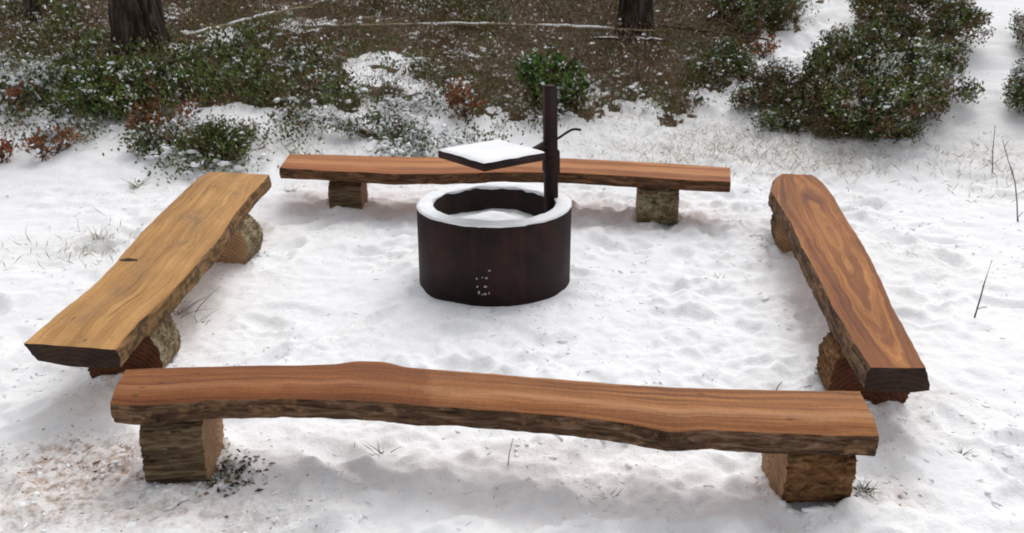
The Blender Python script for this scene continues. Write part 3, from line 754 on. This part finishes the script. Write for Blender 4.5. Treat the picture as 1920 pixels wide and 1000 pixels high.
def shrub(name, label, cat, base, size, nclump, per, L, wd, probs, seed, snow=.12, up=.5, group=None, stems=14, squash=.85, cs=.06):
    """a low bush: stems rising from its foot and leafy sprigs spread over and through an uneven mound"""
    rs = np.random.RandomState(seed)
    bx, by = base; bz = float(base_z(np.array([bx]), np.array([by]))[0])
    root = empty(name, (bx, by, bz), 0, label, cat, group)
    sx, sy, sz = size
    # a handful of boughs, each an uneven lobe, with sprigs spread through every lobe
    nb = max(4, int(7 + nclump / 16))
    ba = rs.uniform(0, 2 * math.pi, nb); br = rs.uniform(.25, .80, nb); bh = rs.uniform(.35, 1.0, nb) * (1.08 - .5 * br)
    bs = rs.uniform(.17, .36, nb)
    ib = rs.randint(0, nb, nclump)
    o3 = rs.normal(size=(nclump, 3)); o3 /= np.linalg.norm(o3, axis=1, keepdims=True); o3 *= rs.uniform(.35, 1.05, (nclump, 1))
    C = np.stack([(np.cos(ba[ib]) * br[ib] + o3[:, 0] * bs[ib]) * sx, (np.sin(ba[ib]) * br[ib] + o3[:, 1] * bs[ib]) * sy, (bh[ib] * .75 + o3[:, 2] * bs[ib] * .75) * sz], 1)
    C[:, 2] = np.maximum(C[:, 2], .04 * rs.rand(nclump))
    C[:, 2] += base_z(C[:, 0] + bx, C[:, 1] + by) - bz + .02
    CC = np.repeat(C, per, 0)
    # sprig axis
    ax = C / max(sx, sz) * .8 + rs.normal(size=C.shape) * .5; ax[:, 2] = np.abs(ax[:, 2]) + .35; ax /= np.linalg.norm(ax, axis=1, keepdims=True)
    AX = np.repeat(ax, per, 0); tt_ = rs.uniform(-.6, 1, len(CC))[:, None]
    P = CC + AX * tt_ * cs * 1.6 + rs.normal(size=CC.shape) * cs * .42 * (1.15 - .5 * tt_)
    D = AX * .7 + rs.normal(size=CC.shape) * .75
    V, F, upf = leaves(P, D, L * rs.uniform(.5, 1.3, len(P)), wd * rs.uniform(.7, 1.4, len(P)), rs)
    basec = np.where((o3[:, 2] < -.1) & (rs.rand(nclump) < .6) & (np.array(sum(probs.values())) > 0), 3, pick(rs, nclump, probs))
    mi = np.where(rs.rand(len(P)) < .6, np.repeat(basec, per), pick(rs, len(P), probs))
    hgt = np.repeat(C[:, 2], per); tone = np.repeat(np.clip(rs.normal(.2, .4, nclump) + 1.5 * np.clip(o3[:, 2], 0, 1), 0, 2.0), per)
    mi = np.where(rs.rand(len(P)) < snow * .45 * tone, 8, mi)
    mesh_obj('foliage', V, F, VM, mi, root, False)
    k = (rs.rand(len(P)) < snow * .35 * tone**1.5) & (tt_[:, 0] > .3)
    if k.sum() > 3:
        V3, F3 = lumps(P[k] + [0, 0, .006], rs.uniform(.006, .019, k.sum()), rs, .6)
        tag(mesh_obj('snow_clots', V3, F3, SNOW, None, root, True), kind='stuff')
    idx = rs.choice(nclump, min(stems * 4, nclump), replace=False)
    St = np.stack([rs.normal(size=len(idx)) * sx * .22, rs.normal(size=len(idx)) * sy * .22, np.zeros(len(idx))], 1)
    St[:, 2] = base_z(St[:, 0] + bx, St[:, 1] + by) - bz - .02
    Dd = C[idx] - St
    V2, F2 = sticks(St, Dd, np.linalg.norm(Dd, axis=1), .006, rs)
    mesh_obj('stems', V2, F2, STEM, None, root, True)
    return root
def gb(px, py): return tuple(gat(px, py)[:2])
dk = {0: 2.6, 6: 2.6, 2: 2.4, 3: 2.6, 7: 1.5, 4: .6}
shrub('juniper_bush', 'big dark green bush with a brown foot beside the snowy path on the right', 'bush', gb(1610, 215), (.70, .60, .66), 600, 60, .034, .016, dk, 1, .09)
shrub('juniper_bush', 'low frosted bush against the right flank of the big bush', 'bush', gb(1735, 178), (.44, .40, .42), 210, 60, .034, .015, {0: 2, 6: 2, 2: 1.4, 3: 1.4, 7: 1.2}, 2, .3)
shrub('heather_bush', 'brown green bush at the top of the photo above the big bush', 'bush', gb(1712, 70), (.70, .75, .44), 430, 60, .036, .015, {3: 3, 2: 2.6, 6: 2, 0: 1.4, 4: .6, 7: .3}, 3, .08)
shrub('heather_bush', 'low spreading brown spur of bush reaching left over the snow', 'bush', gb(1450, 190), (.46, .30, .24), 150, 55, .032, .013, {3: 3.4, 6: 3, 0: 1.2, 2: 1.2, 4: .8}, 4, .12)
shrub('juniper_bush', 'flat dark sprigs of bush on the snow behind the top end of the right bench', 'bush', gb(1487, 240), (.30, .16, .11), 60, 50, .030, .012, {6: 3, 0: 2, 3: 1.4, 7: .4}, 5, .12)
shrub('juniper_bush', 'small dark sprigs at the lower right foot of the big bush', 'bush', gb(1675, 256), (.26, .12, .09), 40, 45, .028, .012, {6: 3, 0: 2, 2: 1}, 6, .06)
shrub('heather_bush', 'dark brown tangle of bush at the near foot of the big bush', 'bush', gb(1590, 250), (.34, .2, .16), 90, 55, .030, .011, {3: 4, 6: 3, 2: 1}, 17, .03)
shrub('juniper_bush', 'dark frosted bush low on the right edge of the photo', 'bush', gb(1962, 215), (.34, .30, .36), 130, 60, .034, .014, {0: 2, 6: 2.6, 7: 1.2, 3: 1}, 7, .25)
shrub('juniper_bush', 'snow dusted bush high in the upper right corner', 'bush', gb(1978, 100), (.46, .55, .40), 170, 60, .034, .014, {0: 2, 6: 2, 7: 1.4, 3: 1}, 8, .3)
shrub('heather_bush', 'dark bush at the top edge left of the upper snowy path', 'bush', gb(1415, 40), (.44, .45, .34), 190, 60, .034, .014, {6: 3, 0: 2, 2: 2, 3: 1.5, 7: .5}, 9, .14)
shrub('heather_bush', 'small dark green bush on the left verge of the snowy path', 'bush', gb(1345, 140), (.32, .24, .18), 90, 55, .032, .014, {6: 2.5, 0: 2.5, 7: .7, 3: 1}, 10, .16)
shrub('green_bush', 'bright green leafy bush behind the steel post of the fire ring', 'bush', gb(1025, 200), (.34, .20, .46), 95, 42, .048, .030, {1: 3.6, 0: 3, 6: 2.4, 7: .3}, 11, .16)
shrub('green_bush', 'small mossy green bush behind the far end of the left bench', 'bush', gb(402, 300), (.30, .20, .22), 100, 60, .030, .013, {2: 2.5, 0: 2.4, 6: 2, 7: .3}, 12, .12)
shrub('green_bush', 'frosted green bush left of the mossy green one near the left bench', 'bush', gb(290, 284), (.20, .12, .13), 40, 42, .032, .016, {0: 2, 6: 2, 7: 1, 3: .7}, 13, .5)
shrub('green_bush', 'snowy green bush just above the far bench left of the grill plate', 'bush', gb(735, 262), (.50, .2, .15), 60, 36, .032, .015, {0: 2, 6: 1.4, 7: 1.2, 3: 1}, 14, .8)
shrub('green_bush', 'dark green bush standing on the left slope below the thick trunk', 'bush', gb(190, 205), (.80, .45, .30), 260, 46, .040, .022, {0: 3.4, 6: 2.6, 2: 1.6, 7: .4}, 15, .2)
shrub('green_bush', 'snow covered bush on the left slope at the edge of the snow', 'bush', gb(55, 185), (.40, .3, .20), 100, 40, .036, .019, {0: 2, 6: 1, 7: 1.6}, 16, .9)
for k, (px, py, sx, sz, n, lab) in enumerate(((872, 225, .14, .40, 30, 'upright seedling with rust brown leaves behind the grill plate'),
        (100, 290, .26, .13, 22, 'low seedling with rust brown leaves on the snow at the left'),
        (45, 205, .14, .18, 14, 'seedling with rust brown leaves near the left edge below the slope'),
        (2, 305, .10, .12, 9, 'rust leaved seedling cut by the left edge of the photo'),
        (300, 240, .40, .14, 30, 'patch of rust brown leaves under the dark green slope bush'),
        (1425, 105, .20, .08, 12, 'rust brown leaf spray at the tip of the fallen branch'))):
    shrub('oak_seedling', lab, 'seedling', gb(px, py), (sx, sx * .8, sz), n, 11, .048, .028, {5: 4.5, 3: 2, 4: .8}, 40 + k, .25, cs=.05, stems=3)

# grass tufts and stalks
def grass(label, px, py, n, h, mats, seed, spread=.05, name='grass_tuft', group=None, lean=.5):
    rs = np.random.RandomState(seed); g = gat(px, py)
    g = np.array([g[0], g[1], tz(g[0], g[1])])
    P = np.stack([rs.normal(size=n) * min(spread, .5) * .3, rs.normal(size=n) * spread * .22, np.full(n, -.01)], 1); lean = max(lean, .9)
    D = rs.normal(size=(n, 3)) * lean; D[:, 2] = 1
    hh = h * rs.uniform(.4, 1.1, n)
    D /= np.linalg.norm(D, axis=1, keepdims=True)
    V = []; F = []
    for i in range(n):
        s_ = np.cross(D[i], [rs.normal(), rs.normal(), .1]); s_ /= np.linalg.norm(s_); w_ = .0024
        dr = np.array([D[i][0], D[i][1], -.3]) * hh[i] * .35
        pts = [P[i] + D[i] * hh[i] * q + dr * q * q for q in (0, .35, .7, 1)]
        b = len(V)
        for j, p in enumerate(pts): V += [p - s_ * w_ * (1 - j * .28), p + s_ * w_ * (1 - j * .28)]
        F += [(b + 2 * j, b + 2 * j + 1, b + 2 * j + 3, b + 2 * j + 2) for j in range(3)]
    mi = rs.randint(0, len(mats), n).repeat(3)
    o = mesh_obj(name, V, F, mats, mi, None, False); o.location = g
    return tag(o, label, 'grass', group)
grass('small frosted grass tuft alone in the snow above the left bench', 255, 352, 40, .13, [L_FROST, L_OLIVE, L_BROWN], 1, .05)
grass('faint dry grass tuft on the snow left of the middle of the left bench', 190, 452, 34, .11, [L_TAN, L_FROST, L_BROWN], 2, .07)
grass('pale tan grass on the snow against the outer edge of the left bench', 150, 470, 46, .07, [L_TAN, L_FROST], 3, .15)
grass('dark grass blades hanging under the inner edge of the left bench', 335, 590, 26, .17, [STALK, L_BROWN, L_TAN], 4, .09)
grass('tan grass blades in the snow right of the left bench', 372, 606, 12, .10, [L_TAN, L_BROWN], 5, .05)
grass('thin dark grass under the middle of the nearest bench', 715, 850, 14, .07, [STALK, L_FROST], 6, .06)
grass('few thin blades in the snow under the right half of the nearest bench', 1145, 930, 8, .07, [STALK, L_FROST], 7, .03)
grass('grey mossy grass tuft at the foot of the mossy right log leg', 1615, 935, 60, .06, [L_FROST, L_OLIVE, STALK], 8, .045, lean=.9)
grass('dark moss and grass clump at the foot of the left log leg', 415, 895, 60, .05, [STALK, L_OLIVE, L_FROST], 9, .05, lean=.9)
grass('small dark green sprig on the snow to the right of the nearest bench', 1800, 852, 26, .05, [L_DARK, L_OLIVE], 10, .03, lean=1.2)
grass('small dark tuft in the snow between the fire ring and right bench', 1345, 522, 26, .05, [L_FROST, STALK], 11, .05, lean=1.2)
grass('green tuft in the snow under the left end of the far bench', 545, 360, 30, .07, [L_DARK, L_FROST], 12, .05, lean=1)
rs = np.random.RandomState(60); PP = []
for (px, py, n_) in ((1290, 300, 260), (1480, 290, 330), (1390, 270, 260), (1175, 300, 150), (1580, 300, 170), (1870, 320, 260), (1780, 330, 60), (1150, 225, 160), (160, 465, 120), (560, 285, 120)):
    q_ = gat(px, py); x_ = q_[0] + rs.normal(size=n_) * .34; y_ = q_[1] + rs.normal(size=n_) * .24
    PP.append(np.stack([x_, y_, terrain(x_, y_) - .005], 1))
PP = np.concatenate(PP); D = rs.normal(size=PP.shape) * .75; D[:, 2] = np.abs(D[:, 2]) * .5 + .45
V, F, _ = leaves(PP, D, rs.uniform(.03, .12, len(PP)), .0045, rs)
tag(mesh_obj('dry_grass', V, F, [L_TAN, L_BROWN, L_FROST], pick(rs, len(PP), {0: 5, 1: 1, 2: 2}), None, False), 'faint dry tan grass showing through the thin snow behind the benches', 'grass', kind='stuff')
def stalk(label, pts, r, seed, side=3):
    """pts: (px, py, height above ground) of a thin stem standing in a vertical plane at its foot"""
    g = gat(*pts[0]); P = []
    for (px, py) in pts:
        d = ray(px, py); t_ = g[1] / d[1]; P.append(np.array([t_ * d[0], g[1], CAMH + t_ * d[2]]))
    root = empty('dry_stalk', (P[0][0], P[0][1], P[0][2]), 0, label, 'stalk')
    Q = [p - P[0] for p in P]; Q[0] = Q[0] - np.array([0, 0, .03])
    tube(Q, [r * (1 - .6 * i / (len(Q) - 1)) for i in range(len(Q))], STALK, 'stem', root, 6)
    rs = random.Random(seed)
    for k in range(side):
        i = rs.randint(1, len(Q) - 1); f = rs.random(); q = Q[i - 1] * (1 - f) + Q[i] * f
        e = q + np.array([rs.uniform(-.05, .05), rs.uniform(-.03, .03), rs.uniform(.02, .05)])
        tube([q, (q + e) / 2 + np.array([0, 0, .004]), e], r * .45, STALK, 'twig', root, 5)
stalk('leaning thin stalk in the snow to the right of the right bench', [(1826, 596), (1838, 560), (1846, 530), (1860, 488)], .0042, 1, 2)
stalk('dark crooked stalk by the right edge of the photo', [(1910, 418), (1907, 380), (1903, 340), (1890, 300), (1880, 262)], .0042, 2, 5)
stalk('straight thin stalk at the lower right corner of the snowy path', [(1862, 330), (1861, 290), (1866, 235)], .0045, 3, 3)
stalk('single hair thin stem in the snow under the nearest bench', [(950, 878), (955, 850), (962, 822)], .0022, 4, 0)
stalk('short twig poking up behind the nearest bench', [(1452, 738), (1458, 726), (1466, 716)], .003, 5, 0)

# debris: needles, bark crumbs
rs = np.random.RandomState(77)
x = rs.uniform(-3, 3.4, 3600); y = rs.uniform(1.5, 7.2, 3600)
k = (fbm(x * 1.7, y * 1.7, 66, 2) + rs.normal(size=3600) * .25) > .28; x, y = x[k], y[k]
P = np.stack([x, y, terrain(x, y) + .001], 1); D = rs.normal(size=(len(P), 3)); D[:, 2] *= .35
V, F = sticks(P, D, rs.uniform(.006, .035, len(P)), .0012, rs)
tag(mesh_obj('needle_litter', V, F, STALK, None, None), 'scattered dark needles and crumbs lying on the snow', 'needles', kind='stuff')
n = 1500; gl = gat(425, 890)
Pd = np.stack([gl[0] + rs.normal(size=260) * .065, gl[1] + rs.normal(size=260) * .05], 1)
Pd = np.c_[Pd, terrain(Pd[:, 0], Pd[:, 1]) + .002]
Dd = rs.normal(size=(260, 3)); Dd[:, 2] *= .3
V, F, _ = leaves(Pd, Dd, rs.uniform(.012, .035, 260), .012, rs, 2)
tag(mesh_obj('leaf_mould', V, F, [STALK, L_DARK, L_BROWN, L_FROST], pick(rs, 260, {0: 2, 1: 1, 2: 2, 3: 2.5}), None, False), 'dark wet leaf mould uncovered beside the left log leg of the nearest bench', 'leaf mould', kind='stuff')
n = 700; x = np.r_[g1[0] + rs.normal(size=n) * .22, g4[0] + rs.normal(size=160) * .3, g3[0] + rs.normal(size=80) * .1]
y = np.r_[g1[1] + rs.normal(size=n) * .13, g4[1] + rs.normal(size=160) * .1, g3[1] + rs.normal(size=80) * .05]
P = np.stack([x, y, terrain(x, y) - .001], 1)
V, F = lumps(P, rs.uniform(.0015, .006, len(P)) * np.where(rs.rand(len(P)) < .08, 1.8, 1), rs, .35)
tag(mesh_obj('sawdust', V, F, [DUST, DUST2, SNOW], np.repeat(pick(rs, len(P), {0: 6, 1: 1.6, 2: 4}), 20), None, True), 'pinkish brown sawdust and bark crumbs on the snow by the nearest bench', 'sawdust', kind='stuff')
n = 9000; y = 1.4 + 6.2 * rs.rand(n)**1.4; x = rs.uniform(-.78, .78, n) * (y + .6)
k = fbm(x * 2.5, y * 2.5, 133, 3) + rs.normal(size=n) * .2 > .12; x, y = x[k], y[k]
r_ = rs.uniform(.003, .013, len(x))**1.0 * np.where(rs.rand(len(x)) < .08, 1.7, 1)
for (a_, b_) in LEGS:                           # snow kicked up against the log legs
    th = rs.uniform(0, 6.28, 70); q_ = rs.uniform(.12, .20, 70)
    x = np.r_[x, a_ + np.cos(th) * q_]; y = np.r_[y, b_ + np.sin(th) * q_ * 1.1]; r_ = np.r_[r_, rs.uniform(.005, .017, 70)]
P = np.stack([x, y, terrain(x, y) - r_ * .15], 1); V, F = lumps(P, r_, rs, .5)
tag(mesh_obj('snow_crumbs', V, F, SNOW, None, None, True), 'small crumbs of trampled snow scattered over the ground', 'snow', kind='stuff')

# fallen branches
def branch(label, pts, r, seed, snow=True, name='fallen_branch', lift=.10, mat=STEM):
    Q = [gat(*p) for p in pts]; Q = [np.array([q[0], q[1], q[2] + lift]) for q in Q]
    o0 = Q[0]; root = empty(name, tuple(o0), 0, label, 'branch')
    L_ = []
    rs = np.random.RandomState(seed)
    for i in range(len(Q) - 1):
        for f in np.linspace(0, 1, 9)[:-1]:
            p = Q[i] * (1 - f) + Q[i + 1] * f; L_.append(p - o0 + rs.normal(size=3) * .004)
    L_.append(Q[-1] - o0); m_ = len(L_)
    tube(L_, [r * (1 - .5 * i / m_) for i in range(m_)], mat, 'limb', root, 8)
    if snow:
        k0 = 0
        while k0 < m_ - 3:
            k1 = min(m_ - 1, k0 + rs.randint(3, 9))
            seg = [p + np.array([0, 0, r * .7]) for p in L_[k0:k1 + 1]]
            if len(seg) > 2: tube(seg, [r * .3] + [r * .75] * (len(seg) - 2) + [r * .3], SNOW, 'snow_ridge', root, 7)
            k0 = k1 + rs.randint(1, 7)
    for k in range(6):
        i = rs.randint(2, m_ - 1); p = L_[i]; e = p + np.array([rs.uniform(-.3, .3), rs.uniform(-.2, .1), rs.uniform(-.02, .10)])
        tube([p, (p + e) / 2 + rs.normal(size=3) * .01, e], r * .3, mat, 'twig', root, 5)
    return root
branch('long thin fallen branch lined with snow across the middle of the slope', [(560, 70), (760, 66), (950, 66), (1100, 72), (1230, 78)], .016, 1, mat=L_TAN)
branch('thin fallen branch slanting up from the thick left trunk', [(360, 86), (450, 62), (540, 40), (650, 12)], .018, 2, mat=L_TAN)
branch('short snowy fallen branch just below the long one near the right trunk', [(1110, 92), (1190, 92), (1250, 96)], .012, 3)
branch('brown fallen branch ending in rust leaves by the snowy path', [(1230, 66), (1330, 80), (1440, 96)], .016, 4, snow=False)
branch('snow loaded arched branch at the top right of the slope', [(1325, 58), (1345, 42), (1375, 36)], .022, 5)

# twigs lying and standing all over the slope
rs = np.random.RandomState(88)
x, y = scatter(Z_HEATH, 6500, rs, .5)
P = np.stack([x, y, terrain(x, y) + rs.uniform(.02, .12, len(x))], 1); D = rs.normal(size=(len(P), 3)); D[:, 2] = np.where(rs.rand(len(P)) < .3, np.abs(D[:, 2]) + .5, D[:, 2] * .15)
V, F = sticks(P, D, rs.uniform(.05, .36, len(P)), .0026, rs)
tag(mesh_obj('fallen_twigs', V, F, [STEM, L_TAN, STALK], np.repeat(pick(rs, len(P), {0: 3, 1: 2, 2: 2}), 3) if False else np.tile(pick(rs, len(P), {0: 3, 1: 2, 2: 2}), 3), None, False), 'thin bare twigs lying across the forest slope', 'twigs', kind='stuff')

# trees
def tree(label, px, py, dia, h, seed, lean=(0, 0)):
    g = gat(px, py); rs = np.random.RandomState(seed)
    root = empty('pine_tree', (g[0], g[1], g[2] - .08), 0, label, 'tree')
    n, m = 130, 60
    q = np.linspace(0, 1, n)**1.6; th = np.linspace(0, 2 * math.pi, m, endpoint=False)
    Q, T_ = np.meshgrid(q, th, indexing='ij')
    R = dia / 2 * (1 - .6 * Q) * (1 + .32 * np.exp(-Q * h / .18) * (1 + .5 * np.cos(T_ * 5 + seed)))
    R = R + dia * .055 * (np.abs(fbm(np.cos(T_) * 5 + Q * h * .8, np.sin(T_) * 5 + Q * h * .9, seed, 3)) - .3) + .008 * fbm(T_ * 9, Q * h * 14, seed + 2, 2) * np.sin(T_ / 2)
    V = np.stack([R * np.cos(T_) + lean[0] * Q * h, R * np.sin(T_) + lean[1] * Q * h, Q * h], 2).reshape(-1, 3)
    I = np.arange(n - 1)[:, None] * m; J = np.arange(m)[None]; J2 = (J + 1) % m
    F = np.stack([(I + J).ravel(), (I + J2).ravel(), (I + m + J2).ravel(), (I + m + J).ravel()], 1)
    mesh_obj('trunk', V, F, TRUNK, None, root)
    # crown high above the picture
    C = []; B = []
    for k in range(26):
        a = rs.uniform(0, 2 * math.pi); z0 = h * rs.uniform(.62, .98); l = rs.uniform(.7, 1.7) * (1.25 - z0 / h)
        s0 = np.array([lean[0] * z0, lean[1] * z0, z0]); e = s0 + np.array([math.cos(a) * l, math.sin(a) * l, rs.uniform(-.1, .5)])
        s0 = s0 - np.array([0, 0, .02]); B.append((s0, e))
        for f in np.linspace(.35, 1, 5): C.append(s0 * (1 - f) + e * f)
    s0 = np.array([b[0] for b in B]); e0 = np.array([b[1] for b in B])
    V2, F2 = sticks(s0, e0 - s0, np.linalg.norm(e0 - s0, axis=1), .022, rs)
    mesh_obj('limbs', V2, F2, TRUNK, None, root)
    C = np.repeat(np.array(C), 45, 0); off = rs.normal(size=C.shape) * .16
    V3, F3, _ = leaves(C + off, off + np.array([0, 0, .05]), .12, .02, rs)
    mesh_obj('crown', V3, F3, VM, pick(rs, len(C), {6: 3, 0: 2, 7: 1}), root, False)
tree('thick dark pine trunk rising from the left slope', 267, 92, .46, 8.5, 3, (-.015, 0))
tree('dark slimmer pine trunk at the top centre right of the slope', 1190, 60, .33, 8.0, 9)
tree('faint grey young trunk at the top left behind the bushes', 65, 40, .13, 6.0, 14)
